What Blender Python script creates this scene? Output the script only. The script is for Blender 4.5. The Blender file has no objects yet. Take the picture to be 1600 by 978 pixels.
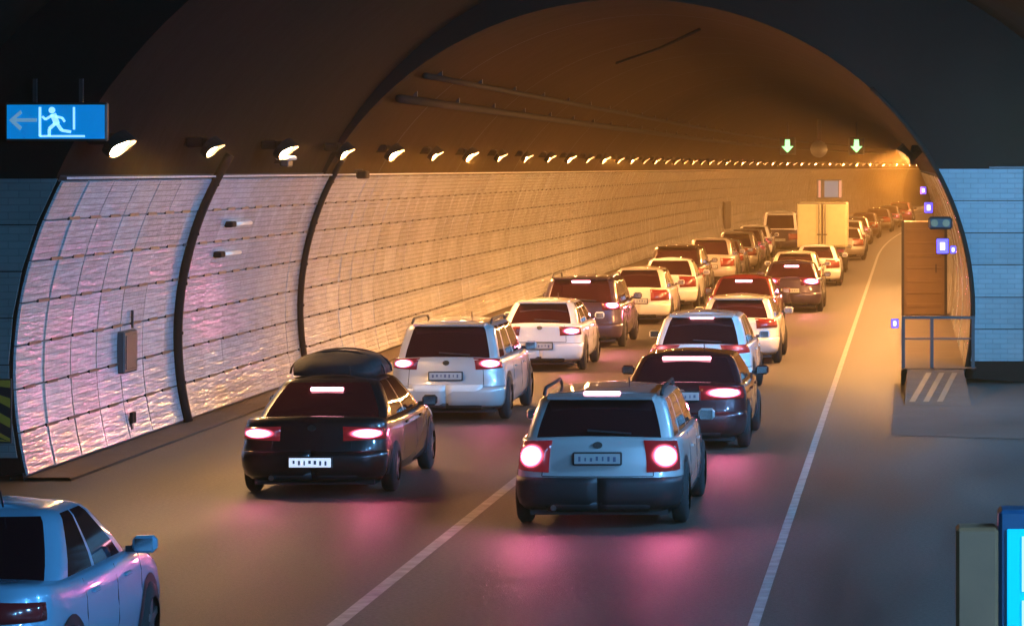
import bpy, bmesh, math, random
from mathutils import Vector, Matrix
random.seed(7)
S = bpy.context.scene
COL = S.collection
PI = math.pi
R = math.radians
# ------------------------------------------------------------------ camera, world, exposure
F = 5000.0
cam_d = bpy.data.cameras.new("camera"); cam = bpy.data.objects.new("camera", cam_d); COL.objects.link(cam)
cam_d.sensor_width = 36; cam_d.lens = F / 1600 * 36; cam_d.clip_start = 0.3; cam_d.clip_end = 1200
cam.location = (0, 0, 4.1)
cam.rotation_euler = (PI / 2, 0, 0)                 # looks along the tunnel; the sensor is shifted so the view lies left and below
cam_d.shift_x = -618 / 1600; cam_d.shift_y = -227 / 1600
S.camera = cam
w = bpy.data.worlds.new("World"); S.world = w; w.use_nodes = True
w.node_tree.nodes["Background"].inputs[0].default_value = (0.35, 0.45, 0.6, 1)
w.node_tree.nodes["Background"].inputs[1].default_value = 0.02
S.view_settings.view_transform = 'Standard'; S.view_settings.look = 'None'
S.view_settings.exposure = 0.0; S.view_settings.gamma = 1
S.cycles.use_denoising = True
S.cycles.sample_clamp_indirect = 6; S.cycles.sample_clamp_direct = 0
S.cycles.max_bounces = 7; S.cycles.diffuse_bounces = 3; S.cycles.glossy_bounces = 3
S.cycles.transmission_bounces = 2; S.cycles.volume_bounces = 0; S.cycles.caustics_reflective = False

# ------------------------------------------------------------------ materials
def new_mat(name):
    m = bpy.data.materials.new(name); m.use_nodes = True
    nt = m.node_tree
    return m, nt, nt.nodes["Principled BSDF"]
def pmat(name, col, rough=.5, metal=0., coat=0., noise=.0, nscale=6., bump=0., bscale=30., spec=.5):
    m, nt, b = new_mat(name)
    b.inputs["Roughness"].default_value = rough; b.inputs["Metallic"].default_value = metal
    b.inputs["Coat Weight"].default_value = coat; b.inputs["Coat Roughness"].default_value = .05
    b.inputs["Specular IOR Level"].default_value = spec
    tc = nt.nodes.new("ShaderNodeTexCoord")
    n = nt.nodes.new("ShaderNodeTexNoise"); n.inputs["Scale"].default_value = nscale; n.inputs["Detail"].default_value = 6
    nt.links.new(tc.outputs["Object"], n.inputs["Vector"])
    r = nt.nodes.new("ShaderNodeMix"); r.data_type = 'RGBA'
    r.inputs[6].default_value = (*[c * (1 - noise) for c in col], 1)
    r.inputs[7].default_value = (*[min(1, c * (1 + noise)) for c in col], 1)
    nt.links.new(n.outputs["Fac"], r.inputs[0]); nt.links.new(r.outputs[2], b.inputs["Base Color"])
    if bump:
        n2 = nt.nodes.new("ShaderNodeTexNoise"); n2.inputs["Scale"].default_value = bscale; n2.inputs["Detail"].default_value = 4
        nt.links.new(tc.outputs["Object"], n2.inputs["Vector"])
        bp = nt.nodes.new("ShaderNodeBump"); bp.inputs["Strength"].default_value = 1; bp.inputs["Distance"].default_value = bump
        nt.links.new(n2.outputs["Fac"], bp.inputs["Height"]); nt.links.new(bp.outputs[0], b.inputs["Normal"])
    return m
def emat(name, col, strength, base=None):
    m, nt, b = new_mat(name)
    b.inputs["Base Color"].default_value = (*(base or col), 1); b.inputs["Roughness"].default_value = .25
    b.inputs["Emission Color"].default_value = (*col, 1); b.inputs["Emission Strength"].default_value = strength
    return m
def tile_mat(name, c1, c2, mortar, rough, bump, uv=True, wave=.012):
    m, nt, b = new_mat(name)
    tc = nt.nodes.new("ShaderNodeTexCoord"); oi = nt.nodes.new("ShaderNodeObjectInfo")
    br = nt.nodes.new("ShaderNodeTexBrick"); br.inputs["Scale"].default_value = 1
    br.inputs["Brick Width"].default_value = .28; br.inputs["Row Height"].default_value = .095
    br.inputs["Mortar Size"].default_value = .008; br.inputs["Mortar Smooth"].default_value = .3
    br.inputs["Color1"].default_value = (*c1, 1); br.inputs["Color2"].default_value = (*c2, 1); br.inputs["Mortar"].default_value = (*mortar, 1)
    nt.links.new(tc.outputs["UV"], br.inputs["Vector"])
    n = nt.nodes.new("ShaderNodeTexNoise"); n.inputs["Scale"].default_value = 1.1; n.inputs["Detail"].default_value = 7
    nt.links.new(tc.outputs["UV"], n.inputs["Vector"])
    mr = nt.nodes.new("ShaderNodeMapRange"); mr.inputs[1].default_value = .3; mr.inputs[2].default_value = .75
    mr.inputs[3].default_value = .80; mr.inputs[4].default_value = 1.08
    nt.links.new(n.outputs["Fac"], mr.inputs[0])
    rr = nt.nodes.new("ShaderNodeMapRange"); rr.inputs[3].default_value = .88; rr.inputs[4].default_value = 1.08
    nt.links.new(oi.outputs["Random"], rr.inputs[0])
    mm = nt.nodes.new("ShaderNodeMath"); mm.operation = 'MULTIPLY'
    nt.links.new(mr.outputs[0], mm.inputs[0]); nt.links.new(rr.outputs[0], mm.inputs[1])
    mx = nt.nodes.new("ShaderNodeMix"); mx.data_type = 'RGBA'; mx.blend_type = 'MULTIPLY'; mx.inputs[0].default_value = 1
    nt.links.new(br.outputs["Color"], mx.inputs[6]); nt.links.new(mm.outputs[0], mx.inputs[7])
    nt.links.new(mx.outputs[2], b.inputs["Base Color"])
    # each little tile sits at its own slight angle: per tile colour value drives a slope through the bump
    n2 = nt.nodes.new("ShaderNodeTexNoise"); n2.inputs["Scale"].default_value = 3.2; n2.inputs["Detail"].default_value = 3
    mp2 = nt.nodes.new("ShaderNodeMapping"); mp2.inputs["Scale"].default_value = (.35, 4.5, 1) if rough < .2 else (.3, 1.5, 1)
    nt.links.new(tc.outputs["UV"], mp2.inputs[0]); nt.links.new(mp2.outputs[0], n2.inputs["Vector"])
    b.inputs["IOR"].default_value = 1.9 if rough < .2 else 1.45
    sc = nt.nodes.new("ShaderNodeMath"); sc.operation = 'MULTIPLY'; sc.inputs[1].default_value = wave
    nt.links.new(n2.outputs["Fac"], sc.inputs[0])
    s2 = nt.nodes.new("ShaderNodeMath"); s2.operation = 'MULTIPLY_ADD'; s2.inputs[1].default_value = -bump
    nt.links.new(br.outputs["Fac"], s2.inputs[0]); nt.links.new(sc.outputs[0], s2.inputs[2])
    bp = nt.nodes.new("ShaderNodeBump"); bp.inputs["Distance"].default_value = 1; bp.inputs["Strength"].default_value = 1
    nt.links.new(s2.outputs[0], bp.inputs["Height"]); nt.links.new(bp.outputs[0], b.inputs["Normal"])
    ro = nt.nodes.new("ShaderNodeMapRange"); ro.inputs[3].default_value = rough * .7; ro.inputs[4].default_value = rough * 1.5
    nt.links.new(n.outputs["Fac"], ro.inputs[0]); nt.links.new(ro.outputs[0], b.inputs["Roughness"])
    return m
M = {}
M['tile'] = tile_mat('glazed_wall_tile', (.58, .60, .61), (.50, .52, .53), (.36, .37, .37), .085, .0008, wave=.0135)
M['teal_tile'] = tile_mat('end_wall_tile', (.20, .255, .24), (.175, .23, .22), (.14, .185, .175), .45, .003, wave=.006)
M['grout'] = pmat('dark_grout', (.05, .048, .045), .9, noise=.3)
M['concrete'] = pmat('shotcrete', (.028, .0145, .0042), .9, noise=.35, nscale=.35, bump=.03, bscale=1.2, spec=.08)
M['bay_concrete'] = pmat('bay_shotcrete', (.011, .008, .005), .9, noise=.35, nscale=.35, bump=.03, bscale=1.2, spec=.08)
M['kerb'] = pmat('kerb_concrete', (.075, .048, .030), .85, noise=.35, nscale=1.5, bump=.01, bscale=8)
M['endwall'] = pmat('end_wall_concrete', (.016, .011, .009), .9, noise=.3, nscale=.6, bump=.02, bscale=2, spec=.08)
M['black_cable'] = pmat('cable_sheath', (.014, .011, .009), .8, noise=.3, spec=.15)
M['steel'] = pmat('painted_steel', (.22, .22, .21), .5, metal=.4, noise=.15)
M['dark_steel'] = pmat('dark_steel', (.05, .04, .035), .5, metal=.3, noise=.2)
M['brown_steel'] = pmat('brown_steel', (.21, .125, .055), .55, noise=.2, nscale=3)
M['grey_box'] = pmat('grey_box_paint', (.05, .05, .055), .5, noise=.15)
M['line'] = pmat('road_paint', (.50, .47, .43), .55, noise=.35, nscale=9)
M['lane_paint'] = pmat('worn_lane_paint', (.26, .245, .22), .5, noise=.9, nscale=5, bump=.003, bscale=40)
M['stripe_white'] = pmat('stripe_white', (.13, .095, .055), .6, noise=.2)
M['stripe_yellow'] = pmat('hazard_yellow', (.50, .30, .03), .5, noise=.15)
M['stripe_black'] = pmat('hazard_black', (.02, .02, .02), .5, noise=.15)
# asphalt: dark, worn smooth by traffic, slightly glossy
m, nt, b = new_mat('asphalt'); M['asphalt'] = m
tc = nt.nodes.new("ShaderNodeTexCoord"); mp = nt.nodes.new("ShaderNodeMapping"); mp.inputs["Scale"].default_value = (1, .12, 1)
nt.links.new(tc.outputs["Object"], mp.inputs[0])
n = nt.nodes.new("ShaderNodeTexNoise"); n.inputs["Scale"].default_value = .9; n.inputs["Detail"].default_value = 8
nt.links.new(mp.outputs[0], n.inputs["Vector"])
cr = nt.nodes.new("ShaderNodeValToRGB"); cr.color_ramp.elements[0].color = (.024, .019, .015, 1); cr.color_ramp.elements[1].color = (.090, .072, .055, 1)
cr.color_ramp.elements[0].position = .3; cr.color_ramp.elements[1].position = .7
nt.links.new(n.outputs["Fac"], cr.inputs[0])
# wheel tracks polished darker along each lane, oil drips between them, fine aggregate grain
sx = nt.nodes.new("ShaderNodeSeparateXYZ"); nt.links.new(tc.outputs["Object"], sx.inputs[0])
wv = nt.nodes.new("ShaderNodeMath"); wv.operation = 'MULTIPLY_ADD'; wv.inputs[1].default_value = 2 * PI / 1.88; wv.inputs[2].default_value = 5.13 * 2 * PI / 1.88
nt.links.new(sx.outputs[0], wv.inputs[0])
cs = nt.nodes.new("ShaderNodeMath"); cs.operation = 'COSINE'; nt.links.new(wv.outputs[0], cs.inputs[0])
ma = nt.nodes.new("ShaderNodeMath"); ma.operation = 'MULTIPLY_ADD'; ma.inputs[1].default_value = .16; ma.inputs[2].default_value = .92; nt.links.new(cs.outputs[0], ma.inputs[0])
ng = nt.nodes.new("ShaderNodeTexNoise"); ng.inputs["Scale"].default_value = 22; ng.inputs["Detail"].default_value = 5; nt.links.new(tc.outputs["Object"], ng.inputs["Vector"])
mg = nt.nodes.new("ShaderNodeMapRange"); mg.inputs[1].default_value = .3; mg.inputs[2].default_value = .7; mg.inputs[3].default_value = .6; mg.inputs[4].default_value = 1.4; nt.links.new(ng.outputs["Fac"], mg.inputs[0])
mq = nt.nodes.new("ShaderNodeMath"); mq.operation = 'MULTIPLY'; nt.links.new(ma.outputs[0], mq.inputs[0]); nt.links.new(mg.outputs[0], mq.inputs[1])
mxa = nt.nodes.new("ShaderNodeMix"); mxa.data_type = 'RGBA'; mxa.blend_type = 'MULTIPLY'; mxa.inputs[0].default_value = 1
nt.links.new(cr.outputs[0], mxa.inputs[6]); nt.links.new(mq.outputs[0], mxa.inputs[7]); nt.links.new(mxa.outputs[2], b.inputs["Base Color"])
ro = nt.nodes.new("ShaderNodeMapRange"); ro.inputs[3].default_value = .44; ro.inputs[4].default_value = .72
nt.links.new(n.outputs["Fac"], ro.inputs[0]); nt.links.new(ro.outputs[0], b.inputs["Roughness"])
n3 = nt.nodes.new("ShaderNodeTexNoise"); n3.inputs["Scale"].default_value = 60; n3.inputs["Detail"].default_value = 3
nt.links.new(tc.outputs["Object"], n3.inputs["Vector"])
bp = nt.nodes.new("ShaderNodeBump"); bp.inputs["Distance"].default_value = .006; bp.inputs["Strength"].default_value = 1
nt.links.new(n3.outputs["Fac"], bp.inputs["Height"]); nt.links.new(bp.outputs[0], b.inputs["Normal"])

LAMP_WARM = (1.0, .46, .14)
M['lamp_warm'] = emat('sodium_lamp_glass', LAMP_WARM, 1750)
M['lamp_far'] = emat('sodium_lamp_glass_weak', LAMP_WARM, 750)  # weaker copy for far lamps, keeps the far end of the tunnel darker
M['lamp_cream'] = emat('cream_lamp_glass', (1.0, .55, .22), 620)
M['lamp_cool'] = emat('cool_lamp_glass', (.40, .72, 1.0), 620)
M['lamp_cool_near'] = emat('cool_lamp_glass_near', (.16, .48, 1.0), 1500)
M['tube_glow'] = emat('white_tube_glass', (1, .8, .7), .25)
M['blue_led'] = emat('blue_led', (.14, .09, 1.0), 1.6)
M['blue_core'] = emat('blue_led_core', (.75, .65, 1.0), 3)
M['signal_green'] = emat('signal_green_lens', (.35, 1.0, .42), 2.2)
M['sign_blue'] = emat('sign_blue_face', (.0, .22, .60), .75)
M['sign_white'] = emat('sign_white_figure', (.35, .75, 1.0), 1.1)
M['sign_dim'] = emat('sign_dim_arrow', (.2, .42, .6), .55)
M['sign_cyan'] = emat('sign_cyan_face', (.0, .36, .62), 1.0)
M['sign_pale'] = emat('sign_pale_glyph', (.45, .75, .72), .9)
def lens_mat(name, core, rim, col_core, col_rim):
    m, nt, b = new_mat(name)
    b.inputs["Base Color"].default_value = (.06, .005, .008, 1); b.inputs["Roughness"].default_value = .2
    tc = nt.nodes.new("ShaderNodeTexCoord"); mp = nt.nodes.new("ShaderNodeMapping"); mp.inputs["Location"].default_value = (-1, -1, 0); mp.inputs["Scale"].default_value = (2, 2, 0)
    nt.links.new(tc.outputs["UV"], mp.inputs[0])
    ln = nt.nodes.new("ShaderNodeVectorMath"); ln.operation = 'LENGTH'; nt.links.new(mp.outputs[0], ln.inputs[0])
    mr = nt.nodes.new("ShaderNodeMapRange"); mr.inputs[1].default_value = .0; mr.inputs[2].default_value = 1.0; mr.inputs[3].default_value = 1; mr.inputs[4].default_value = 0
    nt.links.new(ln.outputs["Value"], mr.inputs[0]); pw = nt.nodes.new("ShaderNodeMath"); pw.operation = 'POWER'; pw.inputs[1].default_value = 5.5
    nt.links.new(mr.outputs[0], pw.inputs[0])
    md = nt.nodes.new("ShaderNodeMath"); md.operation = 'MULTIPLY_ADD'; md.inputs[1].default_value = core; md.inputs[2].default_value = rim
    nt.links.new(pw.outputs[0], md.inputs[0]); nt.links.new(md.outputs[0], b.inputs["Emission Strength"])
    mx = nt.nodes.new("ShaderNodeMix"); mx.data_type = 'RGBA'; mx.inputs[6].default_value = (*col_core, 1); mx.inputs[7].default_value = (*col_rim, 1)
    nt.links.new(ln.outputs["Value"], mx.inputs[0]); nt.links.new(mx.outputs[2], b.inputs["Emission Color"])
    return m
M['brake_core'] = emat('brake_bulb_lit', (1.0, .32, .42), 12, (.8, .3, .3))
M['brake'] = lens_mat('brake_lens_lit', 1900, .12, (1, .20, .42), (1, .07, .12))
M['brake_dim'] = lens_mat('tail_lens_dim', 5, .3, (1, .22, .25), (1, .08, .10))
M['tail_off'] = pmat('tail_lens_unlit', (.20, .02, .02), .2, coat=1)
M['glass'] = pmat('brake_glow_car_glass', (.028, .007, .009), .06, spec=.5, coat=.3)  # reddish base colour stands in for mirrored brake lights
M['tyre'] = pmat('tyre_rubber', (.015, .014, .014), .8, noise=.2)
M['rim'] = pmat('alloy_rim', (.45, .43, .42), .3, metal=.9, noise=.1)
M['trim'] = pmat('black_trim', (.018, .016, .018), .5, noise=.2)
M['chrome'] = pmat('chrome_trim', (.75, .75, .75), .15, metal=1)
M['plate'] = pmat('plate_white', (.42, .42, .40), .4, noise=.1)
M['plate_lit'] = emat('plate_white_lit', (.75, .85, 1.0), .85, (.8, .8, .8))  # glowing plate copy, the plate lamp's light put into its colour
M['glyph'] = pmat('plate_characters', (.10, .12, .20), .5)
M['headlamp'] = pmat('headlamp_glass', (.6, .6, .6), .1, metal=.3, coat=1)
def paint(name, col, metal=.35, rough=.32):
    return pmat(name, col, rough, metal=metal, coat=1, noise=.04, nscale=2)
P = dict(silver=paint('silver_paint', (.52, .50, .48), .25), black=paint('black_paint', (.014, .010, .010), .1),
         white=paint('white_paint', (.78, .76, .72), .0), cream=paint('cream_paint', (.72, .66, .55), .0),
         darkred=paint('dark_red_paint', (.06, .012, .014), .3), navy=paint('dark_purple_paint', (.05, .03, .06), .3),
         bluesilver=paint('blue_silver_paint', (.20, .42, .56), .15), champagne=paint('champagne_paint', (.50, .44, .38), .4),
         grey=paint('grey_paint', (.16, .14, .14), .4), brown=paint('dark_brown_paint', (.05, .03, .02), .3),
         red=paint('red_paint', (.16, .02, .02), .2))

# ------------------------------------------------------------------ helpers
def mesh_obj(name, verts, faces, mat, parent=None, smooth=False, uvs=None, loc=None, rotz=None):
    me = bpy.data.meshes.new(name); me.from_pydata(verts, [], faces); me.update()
    mats = mat if isinstance(mat, (list, tuple)) else [mat]
    for q in mats: me.materials.append(q)
    if smooth:
        for p in me.polygons: p.use_smooth = True
    if uvs:
        ul = me.uv_layers.new(name="UVMap")
        for l in me.loops: ul.data[l.index].uv = uvs[l.vertex_index]
    o = bpy.data.objects.new(name, me); COL.objects.link(o)
    if parent is not None: o.parent = parent
    if loc: o.location = loc
    if rotz is not None: o.rotation_euler[2] = rotz
    return o
class MB:
    def __init__(s): s.v = []; s.f = []
    def add(s, vs, fs):
        k = len(s.v); s.v += [tuple(p) for p in vs]; s.f += [tuple(i + k for i in f) for f in fs]; return s
    def box(s, c, d, rot=None, bev=0.0):
        hx, hy, hz = d[0] / 2, d[1] / 2, d[2] / 2
        bm = bmesh.new(); bmesh.ops.create_cube(bm, size=1, matrix=Matrix.Diagonal((d[0], d[1], d[2], 1)))
        if bev: bmesh.ops.bevel(bm, geom=bm.edges[:], offset=bev, segments=1, affect='EDGES')
        bm.verts.index_update()
        mt = Matrix.Translation(c) @ (rot.to_4x4() if rot else Matrix())
        s.add([mt @ v.co for v in bm.verts], [[v.index for v in f.verts] for f in bm.faces]); bm.free(); return s
    def tube(s, pts, r, n=8, closed=False, caps=True):
        pts = [Vector(p) for p in pts]; k = len(s.v); m = len(pts)
        for i, p in enumerate(pts):
            a = pts[max(0, i - 1)]; bq = pts[min(m - 1, i + 1)]
            t = (bq - a).normalized(); u = t.cross(Vector((0, 1, 0)) if abs(t.y) < .7 else Vector((0, 0, 1)))
            u.normalize(); vv = t.cross(u)
            for j in range(n):
                an = 2 * PI * j / n
                s.v.append(tuple(p + u * (r * math.cos(an)) + vv * (r * math.sin(an))))
        for i in range(m - 1):
            for j in range(n):
                s.f.append((k + i * n + j, k + i * n + (j + 1) % n, k + (i + 1) * n + (j + 1) % n, k + (i + 1) * n + j))
        if caps:
            s.f.append(tuple(k + j for j in range(n))[::-1]); s.f.append(tuple(k + (m - 1) * n + j for j in range(n)))
        return s
    def prism(s, poly, y0, y1):           # poly in x,z extruded along y
        n = len(poly); k = len(s.v)
        s.v += [(x, y0, z) for x, z in poly] + [(x, y1, z) for x, z in poly]
        s.f += [tuple(k + i for i in range(n)), tuple(k + n + i for i in range(n))[::-1]]
        s.f += [(k + i, k + n + i, k + n + (i + 1) % n, k + (i + 1) % n) for i in range(n)]
        return s
    def build(s, name, mat, parent=None, smooth=False, **kw):
        return mesh_obj(name, s.v, s.f, mat, parent, smooth, **kw)
def tag(o, label=None, cat=None, group=None, kind=None):
    if label: o['label'] = label
    if cat: o['category'] = cat
    if group: o['group'] = group
    if kind: o['kind'] = kind
    return o
def empty(name, loc=(0, 0, 0), rz=0):
    o = bpy.data.objects.new(name, None); o.empty_display_size = .3; COL.objects.link(o)
    o.location = loc; o.rotation_euler[2] = rz; return o
def copy_tree(o, parent=None):
    c = o.copy(); COL.objects.link(c); c.parent = parent
    for ch in list(o.children): copy_tree(ch, c)
    return c

# ------------------------------------------------------------------ tunnel alignment: straight, then bends right
ZC, RC = 145.0, 1550.0
def off(y): return 0 if y < ZC else (y - ZC) ** 2 / (2 * RC)
def head(y): return 0 if y < ZC else -math.atan((y - ZC) / RC)
Z_LEFT, Z_RIGHT, Z_END, Z_NEAR = 41.9, 60.8, 400.0, -12.0
TCX, TCZ, TA, TB = -5.25, 1.4, 6.47, 5.9          # tunnel ellipse
BCX, BCZ, BA, BB = -3.46, 1.4, 8.26, 7.05         # lay-by ellipse
ACX, ACZ, AA, AB = -4.1, 1.4, 9.6, 7.3            # wide bay before the left end wall
def ell(cx, cz, a, bb, t): return (cx + a * math.cos(t), cz + bb * math.sin(t))
def ell_at_z(cx, cz, a, bb, z, side):
    return cx + side * a * math.sqrt(max(0, 1 - ((z - cz) / bb) ** 2))
def stations(y0, y1, step):
    n = max(1, int(round((y1 - y0) / step))); return [y0 + (y1 - y0) * i / n for i in range(n + 1)]
def sweep(prof, ys):
    v = []; f = []; n = len(prof)
    for y in ys:
        for x, z in prof: v.append((x + off(y), y, z))
    for i in range(len(ys) - 1):
        for j in range(n - 1):
            f.append((i * n + j, i * n + j + 1, (i + 1) * n + j + 1, (i + 1) * n + j))
    return v, f
# road and ground
v, f = sweep([(-16 + 24 * i / 6, 0) for i in range(7)], stations(Z_NEAR, Z_END, 6))
tag(mesh_obj('road', v, f, M['asphalt']), kind='structure')
def strip(name, x0, x1, y0, y1, z=.006, mat='lane_paint', step=5):
    v, f = sweep([(x0, z), (x1, z)], stations(y0, y1, step)); return mesh_obj(name, v, f, M[mat])
tag(strip('lane_line', -5.20, -5.06, 5, 300), kind='structure')
tag(strip('edge_line', -1.43, -1.33, 5, 300), kind='structure')
# raised walkway at the foot of the left wall
v, f = sweep([(-11.75, .01), (-11.75, .05), (-11.0, .045), (-10.95, .035), (-10.95, 0)], stations(Z_LEFT, Z_END, 6))
tag(mesh_obj('left_walkway', v, f, M['kerb']), kind='structure')
# lay-by floor end: rough brown concrete apron in front of the right end wall
g = MB()
ap = [(-.25, 49.0), (-.25, 60.8), (8, 60.8), (8, 46.0)]
g.add([(x, y, .008) for x, y in ap], [(0, 3, 2, 1)])
tag(g.build('apron', pmat('apron_concrete', (.052, .038, .027), .8, noise=.4, nscale=1.2, bump=.01, bscale=10)), kind='structure')
# right walkway inside the tunnel, with its raised nose
v, f = sweep([(-.12, 0), (-.12, .28), (-.06, .32), (1.3, .32)], stations(Z_RIGHT - .6, Z_END, 6))
tag(mesh_obj('right_walkway', v, f, M['kerb']), kind='structure')

# ceilings and substrates
NT = 40
z_top = 3.98
tl = PI - math.asin((z_top - TCZ) / TB); tr = math.asin((z_top - TCZ) / TB)
prof = [ell(TCX, TCZ, TA, TB, tl + (tr - tl) * i / NT) for i in range(NT + 1)]
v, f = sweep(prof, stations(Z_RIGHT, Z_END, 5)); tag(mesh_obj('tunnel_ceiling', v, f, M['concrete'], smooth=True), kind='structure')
prof_j = [ell(TCX, TCZ, TA - .012, TB - .012, tl + (tr - tl) * i / NT) for i in range(NT + 1)]
for k in range(14):
    yj = Z_RIGHT + 6 + k * 11.4
    v, f = sweep(prof_j, [yj, yj + .07]); tag(mesh_obj('ceiling_joint', v, f, M['grout'], smooth=True), kind='structure')
def sub_profile(side, z0=.0, z1=4.0, n=10, gap=.03):
    out = []
    for i in range(n + 1):
        z = z0 + (z1 - z0) * i / n
        x = ell_at_z(TCX, TCZ, TA, TB, z, side); out.append((x + side * gap, z))
    return out
lw = empty('tiled_wall', (ell_at_z(TCX, TCZ, TA, TB, 0, -1), Z_LEFT, 0))
tag(lw, 'long curved left tunnel wall clad in glossy pale tiles, orange with lamp light further in', 'wall')
rw = empty('tiled_wall', (ell_at_z(TCX, TCZ, TA, TB, 0, 1), Z_RIGHT, 0))
tag(rw, 'narrow strip of right tunnel wall seen behind the railing and brown cabinet', 'wall')
def reparent(o, p):
    o.parent = p; o.location = (-p.location.x, -p.location.y, -p.location.z); return o
v, f = sweep(sub_profile(-1), stations(Z_LEFT, Z_END, 5)); reparent(mesh_obj('wall_backing', v, f, M['grout'], smooth=True), lw)
v, f = sweep(sub_profile(1), stations(Z_RIGHT, Z_END, 5)); reparent(mesh_obj('wall_backing', v, f, M['grout'], smooth=True), rw)
# arc rows of the tile cladding
def arc_rows(side, z0, z1, nrow):
    pts = []; n = 400
    for i in range(n + 1):
        z = z0 + (z1 - z0) * i / n; pts.append((ell_at_z(TCX, TCZ, TA, TB, z, side), z))
    L = [0]
    for i in range(n): L.append(L[-1] + math.dist(pts[i], pts[i + 1]))
    def at(s):
        for i in range(n):
            if L[i + 1] >= s - 1e-9:
                t = (s - L[i]) / (L[i + 1] - L[i]); return (pts[i][0] + t * (pts[i + 1][0] - pts[i][0]), pts[i][1] + t * (pts[i + 1][1] - pts[i][1]))
        return pts[-1]
    return L[-1], at
NROW = 7
PW = 1.4
def panel_geo(side, at, s0, s1, width, y0=0, seg=3, gap=.012, proud=.030, smid=0):
    """front face (curved with the wall) plus chamfered rim, in x,z; y runs along the tunnel"""
    v = []; f = []; uv = []
    ss = [s0 + gap] + [s0 + gap + (s1 - s0 - 2 * gap) * i / seg for i in range(1, seg)] + [s1 - gap]
    def pt(s, o_):
        x, z = at(s); x2, z2 = at(min(s + .01, at.L)); x1, z1 = at(max(s - .01, 0))
        tx, tz = x2 - x1, z2 - z1; l = math.hypot(tx, tz); nx, nz = -tz / l, tx / l
        if nx * side > 0: nx, nz = -nx, -nz
        return (x + nx * o_, z + nz * o_)
    rows = [(ss[0] - .006, 0.0, -.006)] + [(s, proud, 0) for s in ss] + [(ss[-1] + .006, 0.0, -.006)]
    for s, o_, _ in rows:
        x, z = pt(s, o_)
        for yy, o2 in ((y0 + gap - .006, 0), (y0 + gap, 1), (y0 + width - gap, 1), (y0 + width - gap + .006, 0)):
            if o2 == 0: x_, z_ = pt(s, 0.0)
            else: x_, z_ = x, z
            v.append((x_, yy, z_)); uv.append((yy, s))
    n = len(rows)
    for i in range(n - 1):
        for j in range(3): f.append((i * 4 + j, i * 4 + j + 1, (i + 1) * 4 + j + 1, (i + 1) * 4 + j) if side > 0 else (i * 4 + j, (i + 1) * 4 + j, (i + 1) * 4 + j + 1, i * 4 + j + 1))
    return v, f, uv
class AT:
    def __init__(s, side): s.L, s.fn = arc_rows(side, .07, 3.93, NROW)
    def __call__(s, q): return s.fn(q)
def clad(side, parent, yA, ncol, yB, far_w):
    at = AT(side); rowh = at.L / NROW
    col_yaw = [random.uniform(-.011, .011) for _ in range(ncol)]      # the columns of cladding never stand quite true
    if side < 0: col_yaw[0:4] = [.0175, .0075, -.003, .006]  # first columns turned so the hatchback's added tail light mirrors in them
    for r in range(NROW):
        s0, s1 = r * rowh, (r + 1) * rowh
        v, f, uv = panel_geo(side, at, s0, s1, PW)
        cx, cz = at((s0 + s1) / 2)
        v = [(x - cx, y - PW / 2, z - cz) for x, y, z in v]
        proto = None
        for c in range(ncol):
            y = yA + c * PW + PW / 2
            if proto is None:
                o = mesh_obj('panel', v, f, M['tile'], parent, uvs=[(a + r * 7.3, b_) for a, b_ in uv]); proto = o
            else:
                o = proto.copy(); COL.objects.link(o)
            o.location = (cx - parent.location.x + random.uniform(-.003, .003), y - parent.location.y, cz)
            o.rotation_euler = (0, random.uniform(-.006, .006), col_yaw[c] + random.uniform(-.002, .002))
    V = []; Fc = []; UV = []
    y = yA + ncol * PW
    while y < yB:
        for r in range(NROW):
            v, f, uv = panel_geo(side, at, r * rowh, (r + 1) * rowh, far_w, seg=2)
            k = len(V); jit = random.uniform(-.006, .006)
            V += [(px + off(y + py) - parent.location.x + jit * (py / far_w - .5), y + py - parent.location.y, pz) for px, py, pz in v]
            Fc += [tuple(i + k for i in q) for q in f]; UV += [(a + y, b_) for a, b_ in uv]
        y += far_w
    o = mesh_obj('far_panels', V, Fc, M['tile'], parent, uvs=UV); o['kind'] = 'stuff'
    return at
at_l = clad(-1, lw, Z_LEFT, 42, 330, PW * 1.5)
at_r = clad(1, rw, Z_RIGHT, 14, 250, PW * 2)
# dark slots in every joint between the rows (dashes along the wall)
g = MB(); rowh = at_l.L / NROW
for r in range(1, NROW):
    x, z = at_l(r * rowh)
    y = Z_LEFT + .2 * r
    while y < 190:
        g.box((x + .030 + off(y) - lw.location.x, y + .28 - lw.location.y, z), (.03, .56, .042)); y += 1.12
o = g.build('joint_slots', M['stripe_black'], lw); o['kind'] = 'stuff'
# thin cap ledge on top of the tiles
v, f = sweep([(at_l(at_l.L)[0] - .12, 3.975), (at_l(at_l.L)[0] + .09, 3.975), (at_l(at_l.L)[0] + .09, 3.945)], stations(Z_LEFT, Z_END, 5))
reparent(mesh_obj('cap_ledge', v, f, M['line']), lw)

# lay-by shell (between the two end walls) and the wide bay where the camera hangs
tb0 = PI - math.asin((3.9 - BCZ) / BB); tb1 = -.2
prof = [ell(BCX, BCZ, BA, BB, tb0 + (tb1 - tb0) * i / 44) for i in range(45)]
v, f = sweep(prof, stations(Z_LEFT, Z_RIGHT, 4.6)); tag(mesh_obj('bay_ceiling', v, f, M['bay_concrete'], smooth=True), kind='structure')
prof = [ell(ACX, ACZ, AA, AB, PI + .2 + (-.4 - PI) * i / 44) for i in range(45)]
v, f = sweep(prof, stations(Z_NEAR, Z_LEFT, 6)); tag(mesh_obj('bay_ceiling', v, f, M['bay_concrete'], smooth=True), kind='structure')
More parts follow.
